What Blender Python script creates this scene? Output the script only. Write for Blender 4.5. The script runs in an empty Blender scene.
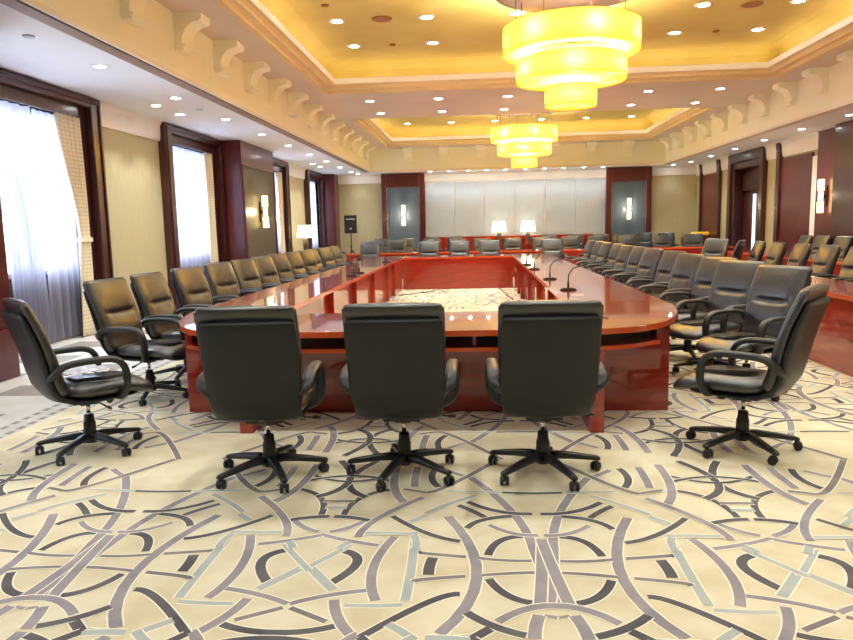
import bpy, bmesh, math, random
from mathutils import Vector, Matrix
random.seed(7)
PI = math.pi
SC = bpy.context.scene
COL = SC.collection
R = math.radians

# ------------------------------------------------------------------ materials
def lin(c):
    return tuple(((v/255)/12.92 if v/255 <= .04045 else ((v/255+.055)/1.055)**2.4) for v in c) + (1.0,)

def newmat(name):
    m = bpy.data.materials.new(name); m.use_nodes = True
    nt = m.node_tree; nt.nodes.clear()
    out = nt.nodes.new('ShaderNodeOutputMaterial')
    return m, nt, out

def N(nt, t, **kw):
    n = nt.nodes.new(t)
    for k, v in kw.items(): setattr(n, k, v)
    return n

def pbr(name, col, rough=.5, metal=0, spec=.5, coat=0, coat_r=.05, c2=None, scale=(8, 8, 8), detail=4, bump=0, bump_scale=60, emit=None, es=0):
    """principled surface with a noise-driven colour variation between col and c2"""
    m, nt, out = newmat(name)
    b = N(nt, 'ShaderNodeBsdfPrincipled')
    nt.links.new(b.outputs[0], out.inputs[0])
    b.inputs['Base Color'].default_value = lin(col)
    b.inputs['Roughness'].default_value = rough
    b.inputs['Metallic'].default_value = metal
    b.inputs['Specular IOR Level'].default_value = spec
    b.inputs['Coat Weight'].default_value = coat
    b.inputs['Coat Roughness'].default_value = coat_r; b.inputs['Coat IOR'].default_value = 1.65
    tc = N(nt, 'ShaderNodeTexCoord')
    if c2 is not None:
        mp = N(nt, 'ShaderNodeMapping'); mp.inputs['Scale'].default_value = scale
        nz = N(nt, 'ShaderNodeTexNoise'); nz.inputs['Detail'].default_value = detail; nz.inputs['Scale'].default_value = 1
        mx = N(nt, 'ShaderNodeMix', data_type='RGBA')
        mx.inputs['A'].default_value = lin(col); mx.inputs['B'].default_value = lin(c2)
        cr = N(nt, 'ShaderNodeMapRange'); cr.inputs['From Min'].default_value = .35; cr.inputs['From Max'].default_value = .65
        nt.links.new(tc.outputs['Object'], mp.inputs[0]); nt.links.new(mp.outputs[0], nz.inputs[0])
        nt.links.new(nz.outputs[0], cr.inputs[0]); nt.links.new(cr.outputs[0], mx.inputs['Factor'])
        nt.links.new(mx.outputs['Result'], b.inputs['Base Color'])
    if bump:
        nb = N(nt, 'ShaderNodeTexNoise'); nb.inputs['Scale'].default_value = bump_scale; nb.inputs['Detail'].default_value = 3
        bp = N(nt, 'ShaderNodeBump'); bp.inputs['Strength'].default_value = bump; bp.inputs['Distance'].default_value = .01
        nt.links.new(tc.outputs['Object'], nb.inputs[0]); nt.links.new(nb.outputs[0], bp.inputs['Height'])
        nt.links.new(bp.outputs[0], b.inputs['Normal'])
    if emit is not None:
        b.inputs['Emission Color'].default_value = lin(emit); b.inputs['Emission Strength'].default_value = es
    return m

def emitter(name, col, s):
    m, nt, out = newmat(name)
    e = N(nt, 'ShaderNodeEmission'); e.inputs[0].default_value = lin(col); e.inputs[1].default_value = s
    nt.links.new(e.outputs[0], out.inputs[0]); return m

def sheer_mat(name, col, trans):
    m, nt, out = newmat(name)
    t = N(nt, 'ShaderNodeBsdfTransparent'); t.inputs[0].default_value = (.95, .97, 1, 1)
    tl = N(nt, 'ShaderNodeBsdfTranslucent'); tl.inputs[0].default_value = lin(col)
    d = N(nt, 'ShaderNodeBsdfDiffuse'); d.inputs[0].default_value = lin(col)
    a = N(nt, 'ShaderNodeMixShader'); a.inputs[0].default_value = .5
    b = N(nt, 'ShaderNodeMixShader'); b.inputs[0].default_value = trans
    nt.links.new(tl.outputs[0], a.inputs[1]); nt.links.new(d.outputs[0], a.inputs[2])
    nt.links.new(a.outputs[0], b.inputs[1]); nt.links.new(t.outputs[0], b.inputs[2])
    nt.links.new(b.outputs[0], out.inputs[0]); return m

def glass_mat(name):
    m, nt, out = newmat(name)
    t = N(nt, 'ShaderNodeBsdfTransparent'); g = N(nt, 'ShaderNodeBsdfGlossy'); g.inputs['Roughness'].default_value = .02
    a = N(nt, 'ShaderNodeMixShader'); a.inputs[0].default_value = .08
    nt.links.new(t.outputs[0], a.inputs[1]); nt.links.new(g.outputs[0], a.inputs[2]); nt.links.new(a.outputs[0], out.inputs[0])
    return m

def stripe_mat(name, ca, cb, axis, freq, rough=.5, metal=0, spec=.4, c3=None, freq2=0, axis2=0):
    """woven cloth or metal-thread panel: stripes across one axis (and optionally a second)"""
    m, nt, out = newmat(name)
    b = N(nt, 'ShaderNodeBsdfPrincipled'); nt.links.new(b.outputs[0], out.inputs[0])
    b.inputs['Roughness'].default_value = rough; b.inputs['Metallic'].default_value = metal; b.inputs['Specular IOR Level'].default_value = spec
    tc = N(nt, 'ShaderNodeTexCoord'); sp = N(nt, 'ShaderNodeSeparateXYZ'); nt.links.new(tc.outputs['Object'], sp.inputs[0])
    def saw(ax, fr):
        a = N(nt, 'ShaderNodeMath', operation='MULTIPLY'); a.inputs[1].default_value = fr
        f = N(nt, 'ShaderNodeMath', operation='FRACT'); g = N(nt, 'ShaderNodeMath', operation='GREATER_THAN'); g.inputs[1].default_value = .72
        nt.links.new(sp.outputs[ax], a.inputs[0]); nt.links.new(a.outputs[0], f.inputs[0]); nt.links.new(f.outputs[0], g.inputs[0]); return g
    mx = N(nt, 'ShaderNodeMix', data_type='RGBA'); mx.inputs['A'].default_value = lin(ca); mx.inputs['B'].default_value = lin(cb)
    nt.links.new(saw(axis, freq).outputs[0], mx.inputs['Factor']); last = mx
    if c3 is not None:
        m2 = N(nt, 'ShaderNodeMix', data_type='RGBA'); m2.inputs['B'].default_value = lin(c3)
        nt.links.new(mx.outputs['Result'], m2.inputs['A']); nt.links.new(saw(axis2, freq2).outputs[0], m2.inputs['Factor']); last = m2
    nt.links.new(last.outputs['Result'], b.inputs['Base Color']); return m

M = {}
M['leather'] = pbr('black_leather', (23, 25, 28), .36, spec=.5, coat=.3, coat_r=.3, c2=(34, 33, 34), scale=(6, 6, 6), bump=.3, bump_scale=38)
M['leather'].node_tree.nodes['Principled BSDF'].inputs['IOR'].default_value = 1.75
M['shell'] = pbr('black_vinyl', (30, 31, 31), .42, spec=.4, c2=(35, 36, 35), scale=(3, 3, 3), bump=.05, bump_scale=400)
M['plastic'] = pbr('black_plastic', (30, 31, 34), .33, spec=.5, c2=(36, 37, 39), scale=(4, 4, 4))
M['arm'] = pbr('arm_plastic', (44, 43, 42), .38, spec=.5, c2=(52, 50, 48), scale=(4, 4, 4))
M['chrome'] = pbr('chrome', (215, 215, 215), .15, metal=1, c2=(200, 200, 205))
M['mahogany'] = pbr('red_mahogany', (166, 36, 12), .3, spec=.35, coat=.9, coat_r=.04, c2=(140, 26, 9), scale=(3, 3, 26), detail=5)
M['mahog_top'] = pbr('red_mahogany_top', (172, 50, 24), .25, spec=.5, coat=1, coat_r=.03, c2=(146, 36, 16), scale=(26, 2, 8), detail=5)
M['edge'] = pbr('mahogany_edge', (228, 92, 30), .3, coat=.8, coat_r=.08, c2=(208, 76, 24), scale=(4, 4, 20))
M['darkwood'] = pbr('dark_mahogany', (68, 25, 23), .34, coat=.3, coat_r=.14, c2=(56, 20, 20), scale=(20, 20, 2), detail=5)
M['redwood'] = pbr('wall_mahogany', (96, 22, 24), .34, spec=.4, coat=.35, coat_r=.12, c2=(76, 16, 20), scale=(20, 20, 2), detail=5)
M['white'] = pbr('soffit_white', (232, 234, 238), .8, c2=(229, 231, 235), scale=(2, 2, 2))
M['cornice'] = pbr('cornice_white', (240, 236, 226), .7, c2=(236, 231, 220), scale=(3, 3, 3))
M['cream'] = pbr('cream_plaster', (250, 252, 234), .75, c2=(247, 249, 228), scale=(2, 2, 2))
M['step'] = pbr('tray_step', (226, 204, 160), .7, c2=(220, 196, 150), scale=(2, 2, 2))
M['trimwhite'] = pbr('tray_white', (254, 252, 246), .6, c2=(252, 249, 240), scale=(2, 2, 2))
M['beam'] = pbr('beam_beige', (216, 204, 192), .75, c2=(210, 198, 186), scale=(1, 1, 1))
M['gold'] = pbr('gold_paint', (206, 190, 120), .62, c2=(197, 178, 103), scale=(1.2, 1.2, 1.2), spec=.3)
M['wallpaper'] = pbr('olive_wallpaper', (186, 176, 138), .8, c2=(179, 168, 129), scale=(30, 30, 3))
M['fabric_panel'] = pbr('pale_fabric_panel', (190, 200, 208), .85, c2=(183, 193, 202), scale=(60, 60, 10))
M['brown'] = pbr('brown_slot_trim', (150, 124, 106), .6, c2=(142, 116, 98))
M['slot'] = pbr('dark_slot', (34, 26, 24), .7, c2=(40, 30, 28))
M['blue_panel'] = stripe_mat('blue_woven_panel', (88, 106, 130), (102, 120, 142), 2, 30, .45, .2)
M['olive_panel'] = stripe_mat('olive_woven_panel', (98, 90, 72), (68, 64, 56), 2, 22, .42, .25)
M['drape'] = stripe_mat('check_drape', (244, 234, 206), (226, 210, 172), 2, 18, .8, c3=(236, 224, 192), freq2=30, axis2=1)
M['sheer'] = sheer_mat('white_sheer', (164, 163, 182), .07)
M['glass'] = glass_mat('window_glass')
M['alum'] = pbr('window_bar', (196, 200, 206), .5, c2=(188, 192, 200))
M['under'] = pbr('under_sill', (108, 88, 74), .8, c2=(98, 80, 68))
M['black'] = pbr('speaker_black', (26, 26, 28), .5, c2=(32, 32, 34), bump=.2, bump_scale=200)
M['lens'] = emitter('downlight_lens', (255, 250, 238), 30)
M['lens_cool'] = emitter('downlight_lens_cool', (248, 251, 255), 30)
M['ring'] = pbr('downlight_ring', (236, 232, 224), .4, c2=(230, 226, 218))
M['sconce'] = emitter('sconce_glass', (255, 226, 150), 3.2)
M['lampshade'] = pbr('lamp_shade_cloth', (248, 238, 214), .8, c2=(242, 230, 204), emit=(255, 240, 214), es=.7)
M['lampbase'] = pbr('lamp_base', (96, 88, 78), .35, c2=(80, 74, 66))
M['bronze'] = pbr('bronze', (70, 46, 32), .35, metal=.6, c2=(58, 38, 26))
M['canopy'] = pbr('canopy_wood', (44, 22, 13), .45, coat=.2, c2=(34, 17, 9), scale=(3, 14, 3))
M['yellow'] = pbr('yellow_cloth', (250, 196, 14), .7, c2=(240, 182, 8), scale=(6, 6, 6), bump=.2, bump_scale=14)
M['paper'] = pbr('paper', (244, 240, 236), .7, c2=(240, 236, 230))
M['film'] = pbr('clear_film', (225, 225, 232), .12, spec=.8, c2=(205, 205, 214), bump=.9, bump_scale=24)
M['grille'] = pbr('ceiling_grille', (150, 104, 52), .6, c2=(138, 94, 46))
M['brass'] = pbr('brass', (190, 150, 80), .3, metal=1, c2=(176, 136, 70))
M['cable'] = pbr('cable', (70, 46, 34), .5, c2=(60, 40, 30))
M['strip'] = emitter('cove_strip', (255, 214, 140), 3)
M['daypane'] = pbr('door_glass_glow', (200, 214, 236), .1, spec=.6, c2=(212, 224, 240), emit=(205, 220, 248), es=.8)  # emission stands in for the brightness behind the door glass
# carpet pile
M['carpet'] = pbr('cream_carpet', (236, 226, 196), .95, spec=.1, c2=(218, 204, 168), scale=(3.2, 3.2, 3.2), detail=6, bump=.35, bump_scale=260)
M['c_dark'] = pbr('carpet_charcoal', (112, 108, 108), .95, spec=.1, c2=(90, 88, 92), scale=(5, 5, 5), bump=.3, bump_scale=260)
M['c_purp'] = pbr('carpet_mauve', (170, 161, 162), .95, spec=.1, c2=(148, 141, 146), scale=(5, 5, 5), bump=.3, bump_scale=260)
M['c_lite'] = pbr('carpet_pale_blue', (192, 196, 188), .95, spec=.1, c2=(176, 184, 180), scale=(5, 5, 5), bump=.3, bump_scale=260)
M['c_taup'] = pbr('carpet_taupe', (150, 140, 138), .95, spec=.1, c2=(130, 122, 122), scale=(5, 5, 5), bump=.3, bump_scale=260)
M['c_edge'] = pbr('carpet_pale_edge', (250, 242, 218), .95, spec=.1, c2=(248, 238, 212), scale=(4, 4, 4))
M['c_border'] = pbr('carpet_border', (214, 210, 202), .95, spec=.1, c2=(202, 197, 188), scale=(3, 3, 3), bump=.3, bump_scale=260)
M['c_band'] = pbr('carpet_border_band', (160, 152, 144), .95, spec=.1, c2=(150, 142, 136), scale=(4, 4, 4), bump=.3, bump_scale=260)

# ------------------------------------------------------------------ mesh helpers
class MB:
    def __init__(s): s.v = []; s.f = []; s.mi = []; s.sm = []; s.m = 0; s.smooth = False
    def add(s, vs, fs):
        o = len(s.v); s.v += [tuple(v) for v in vs]
        for f in fs: s.f.append(tuple(i+o for i in f)); s.mi.append(s.m); s.sm.append(s.smooth)
    def box(s, x0, x1, y0, y1, z0, z1):
        s.add([(x0,y0,z0),(x1,y0,z0),(x1,y1,z0),(x0,y1,z0),(x0,y0,z1),(x1,y0,z1),(x1,y1,z1),(x0,y1,z1)],
              [(0,3,2,1),(4,5,6,7),(0,1,5,4),(1,2,6,5),(2,3,7,6),(3,0,4,7)]); return s
    def quad(s, a, b, c, d): s.add([a, b, c, d], [(0,1,2,3)]); return s
    def loft(s, rings, closed=True, caps=True):
        n = len(rings[0]); vs = [p for r in rings for p in r]; fs = []
        for i in range(len(rings)-1):
            for j in range(n if closed else n-1):
                k = (j+1) % n
                fs.append((i*n+j, i*n+k, (i+1)*n+k, (i+1)*n+j))
        if caps and closed:
            fs.append(tuple(range(n-1, -1, -1))); fs.append(tuple((len(rings)-1)*n+j for j in range(n)))
        s.add(vs, fs); return s
    def lathe(s, prof, c=(0,0,0), n=24, caps=True):
        rings = [[(c[0]+r*math.cos(2*PI*k/n), c[1]+r*math.sin(2*PI*k/n), c[2]+z) for k in range(n)] for r, z in prof]
        return s.loft(rings, caps=caps)
    def cyl(s, p, q, r0, r1=None, n=12):
        p, q = Vector(p), Vector(q); r1 = r0 if r1 is None else r1
        d = (q-p).normalized(); a = d.orthogonal().normalized(); b = d.cross(a)
        ring = lambda c, r: [tuple(c+a*(r*math.cos(2*PI*k/n))+b*(r*math.sin(2*PI*k/n))) for k in range(n)]
        return s.loft([ring(p, r0), ring(q, r1)])
    def tube(s, pts, w, h=None, n=10, up=(1,0,0), ws=None):
        """swept superellipse; w along 'up'-side axis, h across"""
        h = w if h is None else h; P = [Vector(p) for p in pts]; rings = []
        for i, p in enumerate(P):
            t = (P[min(i+1, len(P)-1)]-P[max(i-1, 0)]).normalized()
            a = Vector(up); a = (a-t*a.dot(t)); a = a.normalized() if a.length > 1e-4 else t.orthogonal().normalized(); b = t.cross(a)
            k = ws[i] if ws else 1
            rings.append([tuple(p+a*(w*k*sg(math.cos(2*PI*j/n), .75))+b*(h*k*sg(math.sin(2*PI*j/n), .75))) for j in range(n)])
        return s.loft(rings)
    def ring(s, x0, x1, y0, y1, prof, near=True):
        """rectangular mitred moulding; prof = (expand, z); near=False keeps the y0 side plain"""
        for (e0, z0), (e1, z1) in zip(prof[:-1], prof[1:]):
            k0, k1 = (e0, e1) if near else (0, 0)
            a = [(x0-e0,y0-k0,z0),(x1+e0,y0-k0,z0),(x1+e0,y1+e0,z0),(x0-e0,y1+e0,z0)]
            b = [(x0-e1,y0-k1,z1),(x1+e1,y0-k1,z1),(x1+e1,y1+e1,z1),(x0-e1,y1+e1,z1)]
            for i in range(0 if near else 1, 4):
                j = (i+1) % 4; s.quad(a[i], a[j], b[j], b[i])
        return s
    def prism(s, poly, axis, a, b):
        """extrude a 2-D outline along an axis (0 x, 1 y, 2 z)"""
        def pt(u, v, w): return {0: (w,u,v), 1: (u,w,v), 2: (u,v,w)}[axis]
        n = len(poly)
        vs = [pt(u, v, a) for u, v in poly]+[pt(u, v, b) for u, v in poly]
        fs = [tuple(range(n-1,-1,-1)), tuple(range(n,2*n))]+[(i,(i+1)%n,n+(i+1)%n,n+i) for i in range(n)]
        s.add(vs, fs); return s
    def build(s, name, mats, parent=None, smooth=None, bevel=0, fix=True):
        me = bpy.data.meshes.new(name); me.from_pydata(s.v, [], s.f)
        if not isinstance(mats, (list, tuple)): mats = [mats]
        for m in mats: me.materials.append(m)
        for p, i, sm in zip(me.polygons, s.mi, s.sm): p.material_index = i; p.use_smooth = sm if smooth is None else smooth
        if fix:
            bm = bmesh.new(); bm.from_mesh(me); bmesh.ops.remove_doubles(bm, verts=bm.verts, dist=1e-5); bmesh.ops.recalc_face_normals(bm, faces=bm.faces); bm.to_mesh(me); bm.free()
        o = bpy.data.objects.new(name, me); COL.objects.link(o)
        if parent is not None: o.parent = parent
        if bevel:
            b = o.modifiers.new('bevel', 'BEVEL'); b.width = bevel; b.segments = 2; b.limit_method = 'ANGLE'; b.angle_limit = R(40)
        return o

def sg(v, p): return math.copysign(abs(v)**p, v)

def tag(o, label=None, cat=None, group=None, kind=None):
    if label: o['label'] = label
    if cat: o['category'] = cat
    if group: o['group'] = group
    if kind: o['kind'] = kind
    return o

def thing(name, label, cat, loc=(0,0,0), rz=0, group=None, kind=None):
    o = bpy.data.objects.new(name, None); COL.objects.link(o); o.empty_display_size = .1
    o.location = loc; o.rotation_euler = (0, 0, rz)
    return tag(o, label, cat, group, kind)

def dup(root, loc, rz, label, group=None):
    r = root.copy(); COL.objects.link(r); r.location = loc; r.rotation_euler = (0, 0, rz); r['label'] = label
    if group: r['group'] = group
    for ch in list(root.children):
        c = ch.copy(); COL.objects.link(c); c.parent = r
        for g in list(ch.children):
            d = g.copy(); COL.objects.link(d); d.parent = c
    return r

def struct(mb, name, mats, label, cat, **kw):
    return tag(mb.build(name, mats, **kw), label, cat, kind='structure')

# ------------------------------------------------------------------ room dimensions
XL, XR = -5.8, 8.1           # side walls
YB, YF = 27.2, -3.2          # end walls
CL, CR, CB = -3.87, 6.66, 26.15   # raised centre of the ceiling
ZS, ZB, ZG = 3.5, 4.3, 4.9       # soffit, beam and golden ceiling heights
XC = 1.4

# ------------------------------------------------------------------ carpet
ARCS = [
 ('d',0.075,(-0.91,3.12),(-0.97,2.94),(-0.91,2.80)),
 ('d',0.075,(-0.64,3.12),(-0.56,3.01),(-0.64,2.82)),
 ('l',0.070,(-0.92,3.18),(-0.76,2.95),(-0.62,2.76)),
 ('l',0.050,(-0.93,2.75),(-0.78,2.95),(-0.62,3.18)),
 ('p',0.070,(-0.42,3.28),(-0.48,2.96),(-0.43,2.68)),
 ('t',0.045,(-1.06,2.76),(-0.92,2.70),(-0.60,2.52)),
 ('p',0.050,(-0.93,2.50),(-0.75,2.66),(-0.48,2.76)),
 ('d',0.060,(-0.98,2.48),(-0.76,2.44),(-0.56,2.49)),
 ('p',0.070,(-0.60,2.68),(-0.55,2.53),(-0.46,2.40)),
 ('d',0.060,(-0.45,2.42),(-0.22,2.67),(-0.09,2.74)),
 ('l',0.045,(-0.55,2.64),(-0.44,2.64),(-0.32,2.65)),
 ('l',0.065,(-0.32,3.24),(-0.31,2.94),(-0.31,2.68)),
 ('l',0.060,(-0.36,2.51),(-0.30,2.46),(-0.25,2.41)),
 ('t',0.045,(-1.06,3.17),(-0.92,3.21),(-0.79,3.27)),
 ('p',0.050,(-0.93,3.41),(-0.76,3.28),(-0.49,3.18)),
 ('p',0.080,(-0.17,3.52),(-0.02,2.93),(-0.16,2.45)),
 ('t',0.045,(-0.28,3.11),(-0.25,3.10),(-0.07,3.07)),
 ('t',0.045,(-0.29,2.84),(-0.24,2.86),(-0.07,2.89)),
 ('d',0.080,(-0.22,3.06),(-0.23,2.98),(-0.23,2.90)),
 ('d',0.065,(0.03,3.09),(0.09,3.24),(0.20,3.29)),
 ('d',0.065,(0.03,2.87),(0.10,2.74),(0.20,2.68)),
 ('t',0.040,(-0.01,3.06),(0.11,3.04),(0.23,3.04)),
 ('t',0.040,(-0.00,2.90),(0.12,2.92),(0.23,2.93)),
 ('p',0.075,(-0.06,4.10),(0.15,3.63),(0.24,3.19)),
 ('p',0.080,(0.24,3.19),(0.27,2.93),(0.31,2.67)),
 ('p',0.080,(0.31,2.59),(0.33,2.51),(0.34,2.43)),
 ('p',0.080,(0.29,3.26),(0.26,2.93),(0.23,2.67)),
 ('p',0.080,(0.22,2.59),(0.20,2.51),(0.19,2.43)),
 ('p',0.065,(0.06,2.54),(0.27,2.66),(0.48,2.55)),
 ('d',0.065,(-0.06,2.60),(0.04,2.51),(0.16,2.45)),
 ('d',0.070,(-0.04,2.42),(-0.00,2.46),(0.03,2.49)),
 ('l',0.060,(-0.21,2.42),(-0.12,2.42),(-0.05,2.43)),
 ('d',0.060,(-0.07,3.72),(0.23,3.56),(0.58,3.71)),
 ('d',0.060,(-0.12,3.67),(-0.04,3.59),(0.03,3.50)),
 ('d',0.060,(-0.07,3.38),(0.01,3.48),(0.16,3.53)),
 ('p',0.050,(0.04,3.42),(0.25,3.30),(0.47,3.43)),
 ('d',0.055,(-0.46,3.52),(-0.27,3.32),(-0.10,3.23)),
 ('l',0.050,(-0.29,3.56),(-0.16,3.70),(-0.03,3.81)),
 ('d',0.045,(0.12,3.86),(0.25,3.85),(0.38,3.85)),
 ('l',0.040,(-0.18,3.88),(-0.04,3.87),(0.10,3.86)),
 ('d',0.070,(-0.27,4.26),(-0.29,4.09),(-0.24,3.94)),
 ('p',0.060,(-0.21,4.23),(-0.13,4.15),(-0.06,4.10)),
 ('t',0.060,(-0.31,3.86),(-0.17,3.98),(0.14,4.47)),
 ('d',0.075,(-1.06,3.87),(-0.93,3.74),(-0.84,3.52)),
 ('d',0.060,(-0.72,3.52),(-0.67,3.76),(-0.51,3.90)),
 ('d',0.060,(-0.98,3.44),(-0.79,3.51),(-0.57,3.46)),
 ('d',0.075,(-0.92,4.37),(-0.82,4.14),(-0.92,3.76)),
 ('d',0.075,(-0.66,4.40),(-0.78,4.03),(-0.64,3.78)),
 ('d',0.050,(-1.05,4.14),(-0.79,4.02),(-0.53,4.14)),
 ('d',0.050,(-1.04,4.00),(-0.80,4.12),(-0.52,4.03)),
 ('p',0.065,(-0.60,3.27),(-0.53,3.49),(-0.32,3.78)),
 ('p',0.055,(-0.75,3.32),(-0.67,3.37),(-0.60,3.45)),
 ('p',0.080,(-0.52,4.33),(-0.50,3.95),(-0.42,3.71)),
 ('p',0.075,(-0.39,4.28),(-0.39,4.10),(-0.38,3.94)),
 ('l',0.050,(-0.85,3.63),(-0.78,3.63),(-0.72,3.63)),
 ('l',0.050,(-0.57,3.31),(-0.44,3.31),(-0.31,3.31)),
 ('t',0.050,(-0.87,3.73),(-0.78,3.72),(-0.69,3.72)),
 ('l',0.060,(-0.67,3.14),(-0.65,3.18),(-0.63,3.21)),
 ('l',0.060,(-0.36,3.45),(-0.32,3.49),(-0.28,3.53)),
 ('t',0.050,(-0.44,3.90),(-0.38,3.88),(-0.31,3.85)),
 ('l',0.060,(-0.33,3.29),(-0.31,3.22),(-0.31,3.14))
]
XA, XBB, YA, YBB = -.78, .288, 2.42, 4.45
def carpet():
    mb = MB(); slots = {'d': 1, 'p': 2, 'l': 3, 't': 4}
    mb.m = 0; mb.box(-3.55, XR+.6, YF, YB, -.05, 0)
    mb.m = 6; mb.box(XL-.4, -3.55, YF, YB, -.05, 0)
    runs = []
    for i, (c, w, p0, pm, p1) in enumerate(ARCS):
        # quadratic through the three points
        q = (2*pm[0]-.5*(p0[0]+p1[0]), 2*pm[1]-.5*(p0[1]+p1[1])); n = 9; pts = []
        for k in range(n+1):
            t = k/n; x = (1-t)**2*p0[0]+2*t*(1-t)*q[0]+t*t*p1[0]; y = (1-t)**2*p0[1]+2*t*(1-t)*q[1]+t*t*p1[1]
            pts.append((x, y))
        cur = []
        for x, y in pts:
            if XA-.03 <= x <= XBB+.03 and YA-.02 <= y <= YBB+.02: cur.append((x, y))
            else:
                if len(cur) > 1: runs.append((i, c, w, cur))
                cur = []
        if len(cur) > 1: runs.append((i, c, w, cur))
    def ribbon(pts, hw, z, slot):
        L = []; Rr = []
        for k, (x, y) in enumerate(pts):
            a = pts[max(k-1, 0)]; b = pts[min(k+1, len(pts)-1)]
            dx, dy = b[0]-a[0], b[1]-a[1]; l = math.hypot(dx, dy) or 1
            nx, ny = -dy/l*hw, dx/l*hw
            L.append((x+nx, y+ny, z)); Rr.append((x-nx, y-ny, z))
        mb.m = slot; n = len(pts)
        mb.add(L+Rr, [(k, k+1, n+k+1, n+k) for k in range(n-1)])
    W = XBB-XA; D = YBB-YA
    for ix in range(-3, 9):
        for iy in range(-2, 13):
            for i, c, w, pts in runs:
                P = []
                for x, y in pts:
                    u = x-XA; v = y-YA
                    P.append((XA+ix*W+(W-u if ix % 2 else u), YA+iy*D+(D-v if iy % 2 else v)))
                if min(p[0] for p in P) < -3.45 or max(p[0] for p in P) > XR: continue
                if max(p[1] for p in P) > YB: continue
                z = .0006+i*.00005+(ix % 2)*.000024+(iy % 2)*.000012
                if iy < 3: ribbon(P, w*.31+.006, z-.000006, 5)
                ribbon(P, w*.31, z, slots[c])
    # border along the windows: dotted line and broad grey bands
    for k in range(170):
        y = -2+k*.14
        for x in (-3.62, -3.76): mb.m = 7; mb.quad((x, y, .001), (x+.05, y, .001), (x+.05, y+.09, .001), (x, y+.09, .001))
    for k in range(26):
        y = -2+k*1.1
        mb.m = 7; mb.quad((-5.6, y, .001), (-4.9, y, .001), (-4.9, y+.5, .001), (-5.6, y+.5, .001))
        mb.quad((-4.6, y+.55, .001), (-4.0, y+.55, .001), (-4.0, y+1.0, .001), (-4.6, y+1.0, .001))
    struct(mb, 'floor', [M['carpet'], M['c_dark'], M['c_purp'], M['c_lite'], M['c_taup'], M['c_edge'], M['c_border'], M['c_band']],
           'cream carpet with interlaced grey and mauve arcs', 'carpet', fix=False, smooth=False)
carpet()


# ------------------------------------------------------------------ ceiling
mb = MB()
mb.m = 0
mb.box(XL-.45, CL, YF, YB, ZS, ZS+.05); mb.box(CR, XR+.6, YF, YB, ZS, ZS+.05); mb.box(CL, CR, CB, YB, ZS, ZS+.05)
T1 = (-2.86, 5.72, 6.0, 14.87); T2 = (-2.88, 5.66, 18.83, 24.85); E = .27
mb.m = 1
def flat(x0, x1, y0, y1, z): mb.quad((x0,y0,z),(x0,y1,z),(x1,y1,z),(x1,y0,z))
ys = [YF, T1[2], T1[3]+E, T2[2], T2[3]+E, CB]
flat(CL, CR, ys[0], ys[1], ZB); flat(CL, CR, ys[2], ys[3], ZB); flat(CL, CR, ys[4], ys[5], ZB)
for t in (T1, T2):
    flat(CL, t[0]-E, t[2], t[3]+E, ZB); flat(t[1]+E, CR, t[2], t[3]+E, ZB)
mb.m = 2
for t in (T1, T2):
    x0, x1, y0, y1 = t
    mb.ring(x0, x1, y0, y1, [(.36, 4.46), (.36, 4.62), (.33, 4.74), (.25, 4.83), (.12, 4.885), (-.05, ZG)], near=False)
    flat(x0+.05, x1-.05, y0, y1-.05, ZG); mb.quad((x0-.4, y0, ZB), (x1+.4, y0, ZB), (x1+.4, y0, ZG+.02), (x0-.4, y0, ZG+.02))
mb.m = 0; mb.box(XL-.45, XR+.6, YF-.2, YB+.2, 5.15, 5.2)  # unseen slab added over the ceiling to block the sky light
struct(mb, 'ceiling', [M['white'], M['beam'], M['gold']], 'white ceiling margin round a raised beige centre with two golden trays', 'ceiling', fix=False)

# stepped mouldings of the two trays
for i, (t, lab) in enumerate(((T1, 'nearer'), (T2, 'farther'))):
    mb = MB(); x0, x1, y0, y1 = t
    mb.m = 0
    mb.ring(x0, x1, y0, y1, [(E+.03, ZB-.03), (.2, ZB-.03), (.2, 4.32), (.17, 4.34), (.09, 4.34), (.09, 4.385), (.05, 4.42), (.0, 4.42)], near=False)
    mb.m = 1
    mb.ring(x0, x1, y0, y1, [(.0, 4.42), (-.012, 4.43), (-.012, 4.525), (.0, 4.535), (.06, 4.535), (.06, 4.48), (.36, 4.48)], near=False)
    mb.m = 0
    for xa, xb in ((x0-E-.03, x0), (x1, x1+E+.03)): mb.quad((xa, y0, ZB-.03), (xb, y0, ZB-.03), (xb, y0, ZB+.01), (xa, y0, ZB+.01))
    tr = struct(mb, 'trim_%d' % (i+1), [M['step'], M['trimwhite']], f'cream stepped moulding with white lip round the {lab} golden tray', 'moulding', fix=False)
    s = MB()
    for a in (y1+.14,): s.box(x0-.1, x1+.1, a, a+.05, 4.485, 4.5)
    for a in (x0-.2, x1+.14): s.box(a, a+.05, y0+.6, y1+.1, 4.485, 4.5)
    s.build('light_strip', M['strip'], tr)

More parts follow.
